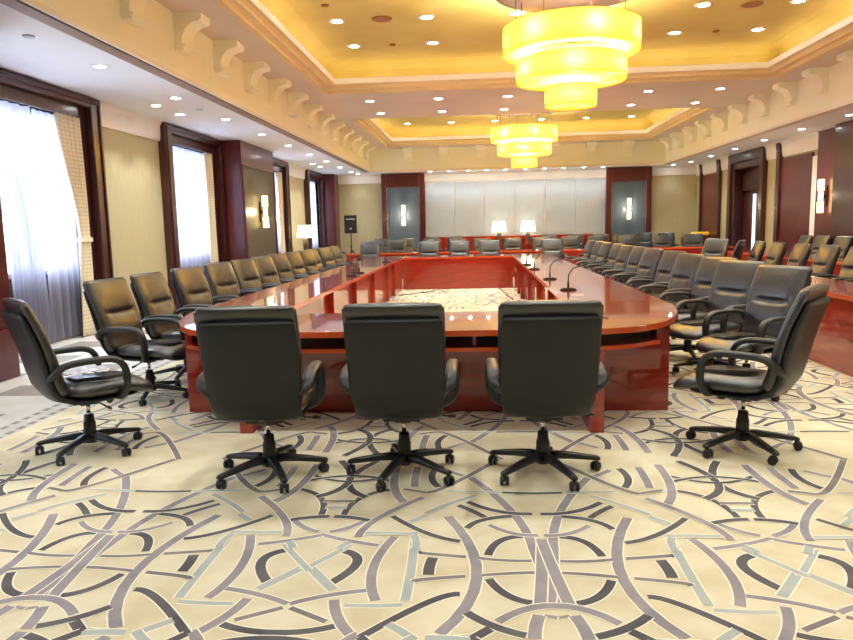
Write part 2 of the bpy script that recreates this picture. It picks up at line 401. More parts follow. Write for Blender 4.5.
# cornice wall with corbels
mb = MB()
mb.m = 0
mb.box(CL-.06, CL, YF, CB+.06, ZS, ZB+.02); mb.box(CR, CR+.06, YF, CB+.06, ZS, ZB+.02); mb.box(CL, CR, CB, CB+.06, ZS, ZB+.02)
mb.m = 1
mb.box(CL, CL+.02, YF, CB, ZS-.01, ZS+.05); mb.box(CR-.02, CR, YF, CB, ZS-.01, ZS+.05); mb.box(CL, CR, CB-.02, CB, ZS-.03, ZS+.05)
cor = struct(mb, 'trim_3', [M['cream'], M['cornice']], 'cream upstand with curved corbels round the raised ceiling', 'cornice')
def corbel():
    c = MB(); w = .16
    pr = [(0, ZB), (.35, ZB), (.37, ZB-.02), (.37, ZB-.08), (.355, ZB-.10)]
    for k in range(9):
        a = k/8*PI/2
        pr.append((.10+.24*(1-math.sin(a)), 3.93+(ZB-.11-3.93)*math.cos(a)))
    pr += [(.10, 3.90), (0, 3.90)]
    c.prism(pr, 0, -w, w)
    c.box(-w-.02, w+.02, 0, .15, 3.87, 3.905); c.box(-w, w, 0, .12, 3.835, 3.87)
    return c.build('corbel', M['cream'], cor)
c0 = corbel(); first = True
def put_corbel(x, y, rz):
    global first
    o = c0 if first else c0.copy()
    if not first: COL.objects.link(o); o.parent = cor
    first = False
    o.location = (x, y, 0); o.rotation_euler = (0, 0, rz)
for k in range(18):
    put_corbel(CL, 1.08+1.4*k, -PI/2); put_corbel(CR, 2.31+1.36*k, PI/2)
for k in range(7): put_corbel(-2.45+1.3*k, CB, PI)

mb = MB(); mb.m = 0; mb.box(CL-.2, CL-.035, YF, CB, ZS-.012, ZS+.01); mb.m = 1; mb.box(CL-.035, CL+.0, YF, CB, ZS-.006, ZS+.01)
struct(mb, 'trim_4', [M['brown'], M['slot']], 'brown slot border along the window side edge of the raised ceiling', 'trim')
mb = MB(); mb.m = 0; mb.box(CR+.035, CR+.15, YF, CB, ZS-.012, ZS+.01); mb.m = 1; mb.box(CR, CR+.035, YF, CB, ZS-.006, ZS+.01)
struct(mb, 'trim_5', [M['beam'], M['slot']], 'beige slot border along the door side edge of the raised ceiling', 'trim')

# ------------------------------------------------------------------ left wall and windows
ZH = 3.17
WIN = [(1.0, 4.0), (7.55, 10.26), (13.40, 15.50), (18.80, 21.10), (24.42, 26.1)]
mb = MB(); ya = YF
for y0, y1 in WIN+[(YB, YB)]:
    mb.box(XL-.3, XL, ya, y0, 0, ZS)
    if y1 < YB: mb.box(XL-.34, XL-.24, y0, y1, 0, .92); mb.box(XL-.3, XL, y0, y1, ZH, ZS)
    ya = y1
struct(mb, 'wall_left', M['wallpaper'], 'olive papered window wall', 'wall')
mb = MB()
for y0, y1 in ((10.71, 12.93), (21.55, 23.95), (26.6, YB)):
    mb.prism([(XL, 3.15), (XL+.03, 3.15), (XL+.05, 3.2), (XL+.06, 3.42), (XL+.12, ZS), (XL, ZS)], 1, y0, y1)
struct(mb, 'trim_6', M['cornice'], 'white cornice band above the olive paper between the windows', 'cornice')
mb = MB()
for y0, y1 in ((10.71, 12.93), (21.55, 23.95)): mb.box(XL, XL+.03, y0, y1, 0, .15)
struct(mb, 'baseboard_left', M['redwood'], 'red wooden skirting under the olive paper of the window wall', 'skirting')

def window(n, y0, y1, oy0, oy1, label):
    f = MB()
    # outer casing, inner casing and reveal
    for (a0, a1, x, zt) in ((oy0, y0-.17, XL+.14, ZS-.01), (y1+.17, oy1, XL+.14, ZS-.01)): f.box(XL-.02, x, a0, a1, 0, zt)
    f.box(XL-.02, XL+.14, y0-.17, y1+.17, ZH+.17, ZS-.01)
    for a0, a1 in ((y0-.17, y0), (y1, y1+.17)): f.box(XL-.3, XL+.03, a0, a1, 0, ZH+.17)
    f.box(XL-.3, XL+.03, y0, y1, ZH, ZH+.17)
    for a0, a1 in ((oy0+.05, oy0+.1), (oy1-.1, oy1-.05)): f.box(XL+.13, XL+.165, a0, a1, 0, ZS-.06)
    f.box(XL+.13, XL+.165, oy0+.1, oy1-.1, ZS-.1, ZS-.05)
    w = struct(f, 'window_%d' % n, M['darkwood'], label, 'window', bevel=.012)
    s = MB().box(XL-.33, XL-.2, y0, y1, .90, .945); s.build('sill', M['darkwood'], w)
    u = MB().box(XL-.245, XL-.225, y0, y1, 0, .90); u.build('apron', M['under'], w)
    fr = MB(); X = XL-.29
    for a in (y0, (y0+y1)/2-.03, y1-.06): fr.box(X-.03, X+.03, a, a+.06, .945, ZH)
    for z in (.945, 2.3, ZH-.06): fr.box(X-.03, X+.03, y0, y1, z, z+.06)
    fr.build('sash_frame', M['alum'], w)
    MB().box(X-.004, X+.004, y0+.03, y1-.03, .97, ZH-.03).build('pane', M['glass'], w)
    return w
window(1, *WIN[1], 7.17, 10.71, 'nearest tall window with dark wooden casing and tied checked drape')
window(2, *WIN[2], 12.93, 15.83, 'tall dark framed window just before the purple wooden pier with the gold light')
window(3, *WIN[3], 18.42, 21.55, 'dark framed window just beyond the purple pier, seen at a sharp slant')
window(4, *WIN[4], 23.95, 26.44, 'farthest dark framed window behind the table lamp')
window(5, *WIN[0], .55, 4.45, 'unseen dark framed window added at the near end for daylight')  # out of view, added to let more daylight onto the near carpet

def cloth(name, mat, y0, y1, z0, z1, x, waves, amp, tie=None, label='', cat='curtain', thick=0, group=None):
    """hanging pleated cloth; tie = (z, yc, halfwidth, drift) gathers it"""
    nu, nv = max(16, waves*8), 26; vs = []; fs = []
    for j in range(nv+1):
        v = j/nv; z = z1+(z0-z1)*v
        a0, a1 = y0, y1; am = amp*(.6+.5*v)
        if tie:
            zt, yc, hw, by, bh = tie
            k = max(0, min(1, (z1-z)/(z1-zt))); k = k*k*(3-2*k)
            if z >= zt: a0, a1 = y0+(yc-hw-y0)*k, y1+(yc+hw-y1)*k
            else:
                q = (zt-z)/(zt-z0); q = q**.7
                a0 = yc-hw+(by-bh-(yc-hw))*q; a1 = yc+hw+(by+bh-(yc+hw))*q
            am = amp*(.55+.45*min(1, (a1-a0)/(y1-y0)))
        for i in range(nu+1):
            u = i/nu
            vs.append((x+am*math.sin(u*waves*2*PI+.6*math.sin(3*v+u*5))+.25*am*math.sin(u*waves*4.7+v*4), a0+(a1-a0)*u, z))
    for j in range(nv):
        for i in range(nu): fs.append((j*(nu+1)+i, j*(nu+1)+i+1, (j+1)*(nu+1)+i+1, (j+1)*(nu+1)+i))
    m = MB(); m.add(vs, fs); o = m.build(name, mat, smooth=True)
    if thick:
        sd = o.modifiers.new('thickness', 'SOLIDIFY'); sd.thickness = thick
    return tag(o, label, cat, group)
XD = XL-.03
d = cloth('drape', M['drape'], 9.62, 10.25, .02, ZH-.004, XD+.075, 6, .035, (1.42, 10.12, .13, 10.06, .19), 'checked cream drape tied back at the edge of the nearest window', thick=.008)
MB().box(XD+.02, XD+.13, 9.98, 10.26, 1.38, 1.45).build('tieback', M['drape'], d, bevel=.01)
cloth('sheer_curtain', M['sheer'], 7.6, 9.28, .03, ZH-.004, XD-.03, 9, .045, (1.5, 8.88, .32, 8.9, .36), 'white sheer swept sideways across the nearest window', 'sheer curtain')
cloth('sheer_curtain', M['sheer'], 9.32, 10.2, .03, ZH-.004, XD-.06, 5, .045, None, 'narrow white sheer behind the checked drape of the nearest window', 'sheer curtain')
cloth('sheer_curtain', M['sheer'], 13.42, 15.44, .03, ZH-.004, XD-.06, 8, .045, None, 'white sheer filling the window before the purple pier with gold light', 'sheer curtain')
cloth('drape', M['drape'], 15.05, 15.48, .03, ZH-.004, XD+.06, 5, .035, None, 'cream drape at the far edge of the window before the purple pier', thick=.008)
cloth('sheer_curtain', M['sheer'], 18.85, 21.02, .03, ZH-.004, XD-.06, 8, .045, None, 'white sheer in the slanted window just beyond the purple pier', 'sheer curtain')
cloth('drape', M['drape'], 20.6, 21.08, .03, ZH-.004, XD+.06, 5, .035, None, 'cream drape in the window just beyond the purple pier', thick=.008)
cloth('sheer_curtain', M['sheer'], 24.45, 26.05, .03, ZH-.004, XD-.05, 7, .05, None, 'white sheer in the farthest window behind the table lamp', 'sheer curtain')
cloth('sheer_curtain', M['sheer'], 1.05, 3.95, .03, ZH-.004, XD-.03, 12, .03, None, 'white sheer in the unseen added window at the near end', 'sheer curtain')

# wooden piers on the window side
def pier(n, x, y0, y1, label, panel=True, mat='redwood'):
    m = MB(); m.box(XL-.02, x, y0, y1, 0, ZS-.01)
    p = struct(m, 'trim_%d' % n, M[mat], label, 'pier', bevel=.015)
    if panel:
        fr = MB(); a, b = y0+.1, y1-.12
        fr.box(x, x+.03, y0+.02, a, 0, 2.98); fr.box(x, x+.03, b, y1-.02, 0, 2.98); fr.box(x, x+.03, a, b, 2.93, 2.98); fr.box(x, x+.03, a, b, 0, .14)
        fr.build('panel_frame', M['redwood'], p, bevel=.006)
        MB().box(x, x+.012, a, b, .14, 2.93).build('woven_panel', M['olive_panel'], p)
    return p
pier(7, -5.23, 15.85, 18.40, 'purple-red wooden pier with ribbed olive panel and gold wall light')
pier(8, -5.25, 26.46, YB, 'red wooden pier in the far corner beside the loudspeaker', panel=False)
p = pier(9, -4.97, 4.5, 7.17, 'dark wooden pier before the nearest window', panel=False)
m = MB(); m.box(-4.97, -4.93, 4.5, 7.19, 0, .52); m.box(-4.97, -4.95, 4.5, 7.18, .58, ZS-.02); m.build('panelling', M['redwood'], p, bevel=.008)

# ------------------------------------------------------------------ back wall
mb = MB(); mb.box(XL-.3, XR+.3, YB, YB+.2, 0, ZS)
struct(mb, 'wall_back', M['wallpaper'], 'olive papered far end wall', 'wall')
mb = MB()
for x0, x1 in ((-5.25, -3.58), (-1.95, 4.78), (6.42, XR)):
    mb.prism([(YB, 3.15), (YB-.03, 3.15), (YB-.05, 3.2), (YB-.06, 3.42), (YB-.12, ZS), (YB, ZS)], 0, x0, x1)
struct(mb, 'trim_10', M['cornice'], 'white cornice band along the far wall', 'cornice')
# pale upholstered wall panels
px = [-1.95+(4.78+1.95)/6*k for k in range(7)]
mb = MB(); mb.box(-1.95, 4.78, YB-.05, YB, 1.07, 3.15)
wp = struct(mb, 'trim_11', M['cornice'], 'row of six pale fabric panels on the far wall', 'wall panel')
for k in range(6): MB().box(px[k]+.006, px[k+1]-.006, YB-.075, YB-.05, 1.08, 3.14).build('fabric_panel', M['fabric_panel'], wp, bevel=.012)
mb = MB(); mb.box(-1.95, 4.78, YB-.06, YB, 0, .92); mb.box(-1.95, 4.78, YB-.13, YB, .92, 1.07)
struct(mb, 'trim_12', M['mahogany'], 'red wooden dado with rail under the pale panels of the far wall', 'dado', bevel=.01)
def back_pier(n, x0, x1, label):
    m = MB(); y = YB-.22
    m.box(x0, x0+.19, y, YB, 0, ZS-.03); m.box(x1-.19, x1, y, YB, 0, ZS-.03); m.box(x0+.19, x1-.19, y, YB, 2.98, ZS-.03)
    p = struct(m, 'trim_%d' % n, M['redwood'], label, 'pier', bevel=.015)
    MB().box(x0+.19, x1-.19, y+.1, YB, 0, 2.98).build('woven_panel', M['blue_panel'], p)
    e = MB()
    for a in (x0+.19, x1-.205): e.box(a, a+.015, y+.03, y+.1, 0, 2.96)
    e.build('metal_edge', M['chrome'], p)
back_pier(13, -3.58, -1.95, 'red framed pier with blue-grey panel left of the pale wall panels')
back_pier(14, 4.78, 6.42, 'red framed pier with blue-grey panel right of the pale wall panels')

# ------------------------------------------------------------------ right wall
mb = MB()
dz = 3.02
for y0, y1 in ((YF, 21.2), (23.25, YB)): mb.box(XR, XR+.3, y0, y1, 0, ZS)
mb.box(XR, XR+.3, 21.2, 23.25, dz+.05, ZS)
struct(mb, 'wall_right', M['wallpaper'], 'olive papered wall on the door side', 'wall')
mb = MB()
for y0, y1 in ((17.7, 20.8), (23.6, YB)):
    mb.prism([(XR, 3.1), (XR-.03, 3.1), (XR-.05, 3.2), (XR-.07, 3.42), (XR-.13, ZS), (XR, ZS)], 1, y0, y1)
struct(mb, 'trim_15', M['cornice'], 'white cornice band above the door side wall', 'cornice')
def fin(n, y0, y1, label):
    pr = [(XR, 0), (XR-.11, 0), (XR-.11, 3.2), (XR-.11, 3.28), (XR-.13, 3.36), (XR-.14, 3.47), (XR, 3.47)]
    m = MB(); m.prism(pr, 1, y0, y1); struct(m, 'trim_%d' % n, M['darkwood'], label, 'wall fin', bevel=.01)
fin(16, 26.45, 26.6, 'dark wooden fin nearest the far corner on the door side')
fin(17, 24.5, 24.78, 'dark wooden fin between the yellow bolster and the door')
fin(18, 19.76, 19.98, 'dark wooden fin on the near side of the door')
m = MB(); m.box(XR-.06, XR, 24.78, 26.45, 0, 3.05); struct(m, 'trim_19', M['redwood'], 'red wooden wall panel behind the yellow bolster', 'wall panel')
m = MB(); m.box(XR-.06, XR, 18.02, 19.76, 0, 3.05); struct(m, 'trim_20', M['redwood'], 'large dark red wall panel between the door and the lit pier', 'wall panel')
m = MB(); m.box(XR-.05, XR, 17.72, 18.01, 1.05, 2.95); struct(m, 'trim_21', M['paper'], 'narrow white strip beside the lit wooden pier', 'wall strip')
m = MB(); m.box(XR-.02, XR, 17.7, 18.02, 0, 1.05); struct(m, 'baseboard_right', M['redwood'], 'red wooden base under the narrow white strip', 'skirting')
m = MB(); m.box(XR-.3, XR, 15.2, 16.45, 0, ZS-.01); struct(m, 'trim_23', M['darkwood'], 'dark wooden pier at the edge of view on the door side', 'pier', bevel=.015)
m = MB(); m.box(XR-.08, XR, 16.45, 17.7, 0, ZS-.01); struct(m, 'trim_22', M['redwood'], 'reddish wooden wall pier carrying a bright wall light', 'pier', bevel=.01)
# door
m = MB()
for y0, y1, x, z in ((20.8, 21.05, XR-.14, ZS-.02), (23.35, 23.6, XR-.14, ZS-.02), (21.05, 21.25, XR-.07, dz+.2), (23.15, 23.35, XR-.07, dz+.2)): m.box(x, XR+.3, y0, y1, 0, z)
m.box(XR-.14, XR+.3, 21.05, 23.35, dz+.2, ZS-.02); m.box(XR-.07, XR+.3, 21.25, 23.15, dz, dz+.2)
dr = struct(m, 'door_1', M['darkwood'], 'dark wooden door set deep in a heavy casing', 'door', bevel=.012)
m = MB(); m.box(XR+.22, XR+.27, 21.25, 23.15, 0, 2.3); m.build('door_leaf', M['darkwood'], dr)
m = MB(); m.box(XR+.16, XR+.27, 21.3, 23.1, 2.36, 2.86); m.box(XR+.14, XR+.16, 21.4, 23.0, 2.44, 2.78); m.build('transom', M['darkwood'], dr, bevel=.01)
m = MB(); m.box(XR+.2, XR+.222, 21.62, 21.82, .5, 2.24); m.box(XR+.2, XR+.222, 22.12, 22.32, .5, 2.24); m.build('glass_strip', M['daypane'], dr)
m = MB(); m.box(XR+.27, XR+.3, 21.25, 23.15, 0, dz); m.build('backing', M['darkwood'], dr)
# end wall behind the viewpoint
mb = MB(); mb.box(XL-.3, XR+.3, YF-.2, YF, 0, 5.15); struct(mb, 'wall_front', M['wallpaper'], 'olive papered near end wall', 'wall')

# ------------------------------------------------------------------ swivel chair (faces +y, origin on the carpet)
def rr(cx, cy, cz, hw, hd, n=20, p=.45, ax='xy'):
    """superellipse ring"""
    out = []
    for k in range(n):
        a = 2*PI*k/n; u = hw*sg(math.cos(a), p); v = hd*sg(math.sin(a), p)
        out.append((cx+u, cy+v, cz) if ax == 'xy' else (cx+u, cy, cz+v))
    return out

def spine(v):
    """backrest centre line: (y, z, tangent) for v in 0..1"""
    P = [(-.205, .455), (-.245, .56), (-.275, .70), (-.315, .85), (-.37, .99), (-.405, 1.085)]
    t = v*(len(P)-1); i = min(int(t), len(P)-2); f = t-i
    def pt(j): return P[max(0, min(len(P)-1, j))]
    p0, p1, p2, p3 = pt(i-1), pt(i), pt(i+1), pt(i+2)
    c = lambda a, b, cc, d: .5*((2*b)+(-a+cc)*f+(2*a-5*b+4*cc-d)*f*f+(-a+3*b-3*cc+d)*f**3)
    return c(p0[0], p1[0], p2[0], p3[0]), c(p0[1], p1[1], p2[1], p3[1])

def back_mb():
    mb = MB(); mb.smooth = True; rings = []; nv = 44; n = 56
    for j in range(nv+1):
        v = j/nv; y, z = spine(v); y2, z2 = spine(min(1, v+.01)); y1, z1 = spine(max(0, v-.01))
        ty, tz = y2-y1, z2-z1; l = math.hypot(ty, tz); ty /= l; tz /= l; ny, nz = tz, -ty      # normal towards the sitter
        s = 2*v-1; e = (1-abs(s)**7)**(1/7) if abs(s) < 1 else 0
        w = .255*(.90+.10*v)*max(.86, e) if v > 0 else .21
        w = (.252+.028*min(1, v*1.6))*(1 if abs(s) < .9 else .955 if abs(s) < .98 else .90)
        t = .062*(1-.35*v)*(1 if abs(s) < .9 else .8 if abs(s) < .98 else .42)
        ring = []
        for k in range(n):
            a = 2*PI*k/n; u = sg(math.cos(a), .42); q = sg(math.sin(a), .55)
            off = t*q
            if q > 0:   # padded front with lumbar crease, pillows and puckers
                ed = max(0, 1-u*u)
                off += q*ed*(.022*math.exp(-((v-.30)/.17)**2)+.02*math.exp(-((v-.78)/.20)**2)-.036*math.exp(-((v-.50-.02*u*u)/.026)**2)*max(0, 1-(u/.82)**4))
                off += q*ed*.0065*math.sin(u*(22-26*abs(v-.5)))*math.exp(-((v-.5)/.13)**2)
            else: off *= .55
            ring.append((w*u, y+ny*off, z+nz*off))
        rings.append(ring)
    mb.loft(rings); return mb

def shell_mb():
    """smooth outer shell: rear of the back, curling under the seat"""
    mb = MB(); mb.smooth = True; rings = []; n = 28
    path = [(-.412, 1.008), (-.408, .99), (-.385, .93), (-.352, .84), (-.318, .72), (-.292, .60), (-.268, .51), (-.225, .44), (-.15, .405), (-.03, .392), (.16, .392), (.27, .40), (.285, .405)]
    hw = [.25, .268, .274, .275, .274, .270, .262, .252, .244, .236, .228, .21, .19]
    th = [.012, .020, .026, .028, .03, .03, .03, .028, .022, .018, .016, .014, .006]
    for i, (y, z) in enumerate(path):
        a = path[max(0, i-1)]; b = path[min(len(path)-1, i+1)]; ty, tz = b[0]-a[0], b[1]-a[1]; l = math.hypot(ty, tz); ny, nz = -tz/l, ty/l
        ring = []
        for k in range(n):
            q = 2*PI*k/n; u = sg(math.cos(q), .45); s = sg(math.sin(q), .8)
            bulge = -.012*(1-u*u) if i < 8 else 0
            o = th[i]*s
            ring.append((hw[i]*u, y+ny*o+(bulge if (ny*s < 0) else 0), z+nz*o))
        rings.append(ring)
    mb.loft(rings); return mb

def seat_mb():
    mb = MB(); mb.smooth = True; n = 40; rings = []
    for j in range(17):
        s = j/16; ph = (s-.5)*PI
        zt = math.sin(ph); k = max(0.0, math.cos(ph))**.38 if 0 < j < 16 else .55
        ring = []
        for i in range(n):
            a = 2*PI*i/n; u = sg(math.cos(a), .5); v = sg(math.sin(a), .5)
            x = .255*u*k; y = .10+.32*v*k
            h = .056*zt
            z = .458+h
            if zt > 0: z += .016*(1-u*u)*(1-v*v)*zt+.0035*math.sin(x*60+y*24)*zt*(1-u*u)
            yy = y/.40
            if yy > .45: z -= .055*((yy-.45)/.55)**2
            ring.append((x, y, z))
        rings.append(ring)
    mb.loft(rings); return mb

def seat_top():
    return None

def make_chair(name, label, cat, base_rot=0):
    t = thing(name, label, cat)
    st = seat_mb().build('seat', M['leather'], t)
    back_mb().build('backrest', M['leather'], t)
    shell_mb().build('outer_shell', M['shell'], t)
    for s in (-1, 1):
        m = MB(); m.smooth = True; x = s*.302
        P = [(s*.245, -.285, .585), (x, -.262, .625), (x, -.21, .662), (x, -.12, .676), (x, 0, .678), (x, .08, .674), (x, .14, .648), (x, .17, .595), (x, .178, .53), (x*.98, .17, .47), (s*.262, .155, .42), (s*.2, .15, .405)]
        # smooth the path
        Q = []
        for i in range(len(P)-1):
            p0, p1, p2, p3 = P[max(0, i-1)], P[i], P[i+1], P[min(len(P)-1, i+2)]
            for f in (0, .5): Q.append(tuple(.5*(2*b+(-a+c)*f+(2*a-5*b+4*c-d)*f*f+(-a+3*b-3*c+d)*f**3) for a, b, c, d in zip(p0, p1, p2, p3)))
        Q.append(P[-1])
        m.tube(Q, .035, .022, n=14)
        m.build('armrest', M['arm'], t)
    m = MB(); m.box(-.11, .11, -.12, .13, .355, .395); m.box(-.05, .05, -.06, .06, .33, .358)
    mech = m.build('tilt_mechanism', M['plastic'], t, bevel=.008)
    m = MB(); m.smooth = True; m.cyl((.10, .03, .362), (.285, .05, .345), .006); m.cyl((.27, .05, .346), (.315, .055, .343), .012, .009); m.build('lever', M['plastic'], mech)
    m = MB(); m.smooth = True; m.cyl((0, 0, .27), (0, 0, .345), .014, n=16); m.build('gas_piston', M['chrome'], t)
    m = MB(); m.smooth = True; m.lathe([(.036, .06), (.042, .065), (.040, .2), (.034, .215), (.032, .255), (.026, .26)], n=18)
    hub = m.build('column', M['plastic'], t)
    m = MB(); m.smooth = True; m.lathe([(.03, .066), (.052, .07), (.055, .1), (.048, .125), (.034, .138)], n=20); m.build('base_hub', M['plastic'], t)
    # five legs with twin-wheel castors
    lm = MB(); lm.smooth = True
    L = [(.03, .104, .032, .024), (.09, .108, .030, .023), (.17, .100, .026, .02), (.265, .086, .023, .017), (.333, .076, .021, .014), (.352, .072, .016, .01)]
    rings = []
    for x, z, hw, hh in L:
        rings.append([(x, hw*sg(math.cos(2*PI*k/12), .6), z+hh*sg(math.sin(2*PI*k/12), .6)) for k in range(12)])
    lm.loft(rings)
    cm = MB(); cm.smooth = True
    for s in (-1, 1): cm.lathe([(.004, 0), (.022, .001), (.0275, .006), (.0275, .016), (.022, .02), (.004, .021)], n=16)
    # turn the two wheels on edge
    h = len(cm.v)//2
    cm.v = [(-.012+y, (-1 if i < h else 1)*(.006+z), .028+x) for i, (x, y, z) in enumerate(cm.v)]
    cm.cyl((0, 0, .03), (0, 0, .068), .009, n=8)
    cm.loft([[(-.012+.03*math.cos(a)*1.0, y, .028+.031*math.sin(a)) for a in [PI*.02+PI*.75*k/6 for k in range(7)]]+[(-.012+.02*math.cos(a), y, .028+.02*math.sin(a)) for a in [PI*.02+PI*.75*k/6 for k in range(6, -1, -1)]] for y in (-.012, .012)])
    first = None
    for k in range(5):
        a = base_rot+2*PI*k/5
        if first is None:
            lg = lm.build('leg', M['plastic'], t); ca = cm.build('castor', M['plastic'], lg); first = (lg, ca)
        else:
            lg = first[0].copy(); COL.objects.link(lg); lg.parent = t; ca = first[1].copy(); COL.objects.link(ca); ca.parent = lg
        lg.rotation_euler = (0, 0, a)
        ca.location = (.335, 0, 0); ca.rotation_euler = (0, 0, 2.1*k+.7)
    return t

chair0 = make_chair('swivel_chair', 'x', 'chair', R(90)); used = False
def spin_base(c, rot):
    for i, l in enumerate([o for o in c.children if o.name.startswith('leg')]): l.rotation_euler = (0, 0, rot+2*PI*i/5)
def chair(x, y, face, label, group, rot=None):
    """face = heading in degrees measured from +y towards -x"""
    global used
    rz = R(face)
    if not used:
        o = chair0; o.location = (x, y, 0); o.rotation_euler = (0, 0, rz); o['label'] = label; o['group'] = group; used = True
    else: o = dup(chair0, (x, y, 0), rz, label, group)
    spin_base(o, R(rot)-rz if rot is not None else random.uniform(0, 1.25))
    return o
ORD = ['first', 'second', 'third', 'fourth', 'fifth', 'sixth', 'seventh', 'eighth', 'ninth', 'tenth', 'eleventh', 'twelfth', 'thirteenth', 'fourteenth']
G = 'black swivel chairs at the near end of the table'
chair(-1.29, 4.14, 4, 'black chair seen from behind, leftmost of three at the near table end', G, 12)
chair(-.46, 4.18, 0, 'black chair seen from behind, middle of three at the near table end', G, 36)
chair(.38, 4.20, 1, 'black chair seen from behind, rightmost of three at the near table end', G, 8)
chair(-2.71, 4.63, -44, 'black chair with plastic film on its seat, turned away by the near left corner', 'black swivel chairs pulled away from the near table corners', 50)
chair(1.72, 4.66, 53, 'black chair standing apart at the near right table corner, side and back showing', 'black swivel chairs pulled away from the near table corners', 68)
GL = 'black swivel chairs along the window side of the table'
for i, y in enumerate((6.17, 7.02, 7.92, 9.0, 9.91, 10.8, 11.72, 12.7, 13.62, 14.33, 15.42, 16.46)):
    chair(-3.0+[-.0, .0, .02, -.03, .0, .02][i % 6], y, -90-(9, 6, 13, 16, 15, 14, 15, 13, 14, 12, 14, 10)[i], f'{ORD[i]} brown-tinged black chair from the near end, in the window side row', GL)
GR = 'black swivel chairs along the door side of the table'
for i, y in enumerate((6.22, 7.08, 7.91, 8.88, 9.83, 10.88, 11.84, 12.67, 13.75, 14.85, 15.8, 16.75)):
    chair(2.28+[.03, .0, .02, -.02][i % 4], y, 90+(26, 30, 22, 17, 15, 14, 12, 11, 10, 8, 8, 6)[i], f'{ORD[i]} blue-sheened black chair from the near end, in the door side row', GR)
for x, w in ((-2.91, 'first from the left'), (-1.31, 'second from the left'), (-.51, 'third from the left'), (.34, 'fourth from the left'), (1.98, 'blue-sheened, rightmost')):
    chair(x, 18.75, 180+random.uniform(-8, 8), f'black chair facing us across the far table edge, {w}', 'chairs behind the far edge of the big table')
xs = (-3.24, -2.45, -1.42, -.62, .18, 1.06, 1.95, 2.86, 3.7, 4.56, 5.55, 6.47)
for i, x in enumerate(xs):
    chair(x, 21.75, 180+random.uniform(-8, 8), f'{ORD[i]} black chair from the left in the row behind the long rear table', 'chairs behind the long rear table')
for i, x in enumerate((-3.4, -2.5, -1.6, -.8, 2.6, 3.5, 4.3, 5.1, 5.9, 6.62)):
    chair(x, 25.3, 180+random.uniform(-10, 10), f'{ORD[i]} black chair from the left in the rearmost row by the far wall', 'chairs in the rearmost row')
for i, (y, f) in enumerate(((9.2, 90), (10.1, 90), (10.98, 90), (11.87, 88), (12.77, 88), (13.62, 84), (14.56, 60), (15.46, 130), (16.33, 92))):
    lab = f'{ORD[i]} black chair from the near end behind the first red side table'
    if i == 7: lab = 'black chair twisted round behind the side table, its dark back towards us'
    chair(4.83, y, f, lab, 'chairs behind the nearer side table on the door side')
for i, y in enumerate((13.9, 14.76, 15.62, 16.54, 17.38)):
    chair(7.33, y, 90+random.uniform(-6, 6), f'{ORD[i]} grey-sheened black chair from the near end behind the second side table, by the wall', 'chairs behind the second side table')

# crumpled clear film on the seat of the turned chair
m = MB(); m.smooth = True; vs = []; fs = []; nn = 14
for j in range(nn+1):
    for i in range(nn+1):
        u, v = i/nn-.5, j/nn-.5
        vs.append((u*.30*(1+.15*math.sin(7*v)), v*.26*(1+.2*math.sin(5*u+1)), .012*abs(math.sin(9*u+5*v))+.012*abs(math.sin(11*v-4*u))))
for j in range(nn):
    for i in range(nn): fs.append((j*(nn+1)+i, j*(nn+1)+i+1, (j+1)*(nn+1)+i+1, (j+1)*(nn+1)+i))
m.add(vs, fs); o = m.build('plastic_film', M['film']); sd = o.modifiers.new('thickness', 'SOLIDIFY'); sd.thickness = .002
o.location = (-2.72, 4.64, .555); o.rotation_euler = (0, 0, R(-44)); tag(o, 'crumpled clear plastic film on the seat of the turned black chair', 'plastic film')

# ------------------------------------------------------------------ main table
def bez(p0, p1, p2, p3, n):
    return [tuple((1-t)**3*a+3*t*(1-t)**2*b+3*t*t*(1-t)*c+t**3*d for a, b, c, d in zip(p0, p1, p2, p3)) for t in [k/n for k in range(n+1)]]
def slab(outer, inner, z0, z1, mb, top=0, side=1):
    bm = bmesh.new()
    def loop(pts): 
        vs = [bm.verts.new((x, y, z1)) for x, y in pts]; return [bm.edges.new((vs[i], vs[(i+1) % len(vs)])) for i in range(len(vs))]
    es = loop(outer)+(loop(inner) if inner else [])
    bmesh.ops.triangle_fill(bm, edges=es, use_beauty=True)
    bm.verts.index_update()
    V = [tuple(v.co) for v in bm.verts]; F = [tuple(v.index for v in f.verts) for f in bm.faces]; bm.free()
    mb.m = top; mb.add(V, F); mb.add([(x, y, z0) for x, y, z in V], [f[::-1] for f in F]); mb.m = side
    for L in ([outer, inner] if inner else [outer]):
        n = len(L); mb.add([(x, y, z0) for x, y in L]+[(x, y, z1) for x, y in L], [(i, (i+1) % n, n+(i+1) % n, n+i) for i in range(n)])
TX = -.46
def outline(d=0):
    """outer outline of the table, inset by d, rounded near corners"""
    xr = 1.74-d; xl = -2.66+d; y0 = 5.0+d; y1 = 18.05-d
    c = bez((.75, y0), (1.27, y0+.02), (1.60-d, 5.44+d*.6), (xr, 6.45), 12)
    l = [(2*TX-x, y) for x, y in c][::-1]
    return c+bez((xr, 17.0), (xr, 17.5), (1.5, y1), (.9, y1), 8)+[(2*TX-x, y) for x, y in bez((xr, 17.0), (xr, 17.5), (1.5, y1), (.9, y1), 8)][::-1]+l
IX0, IX1, IY0, IY1 = -1.79, .84, 6.12, 17.0
inner = [(IX0, IY0), (IX1, IY0), (IX1, IY1), (IX0, IY1)]
table = thing('conference_table', 'huge glossy red wooden conference table, a closed ring with rounded near corners', 'table', (TX, 11.5, 0))
def tb(mb, name, mats, bevel=0):
    o = mb.build(name, mats, table, bevel=bevel); o.location = (-TX, -11.5, 0); return o
m = MB(); slab(outline(), inner, .715, .76, m); tb(m, 'tabletop', [M['mahog_top'], M['edge']], bevel=.004)
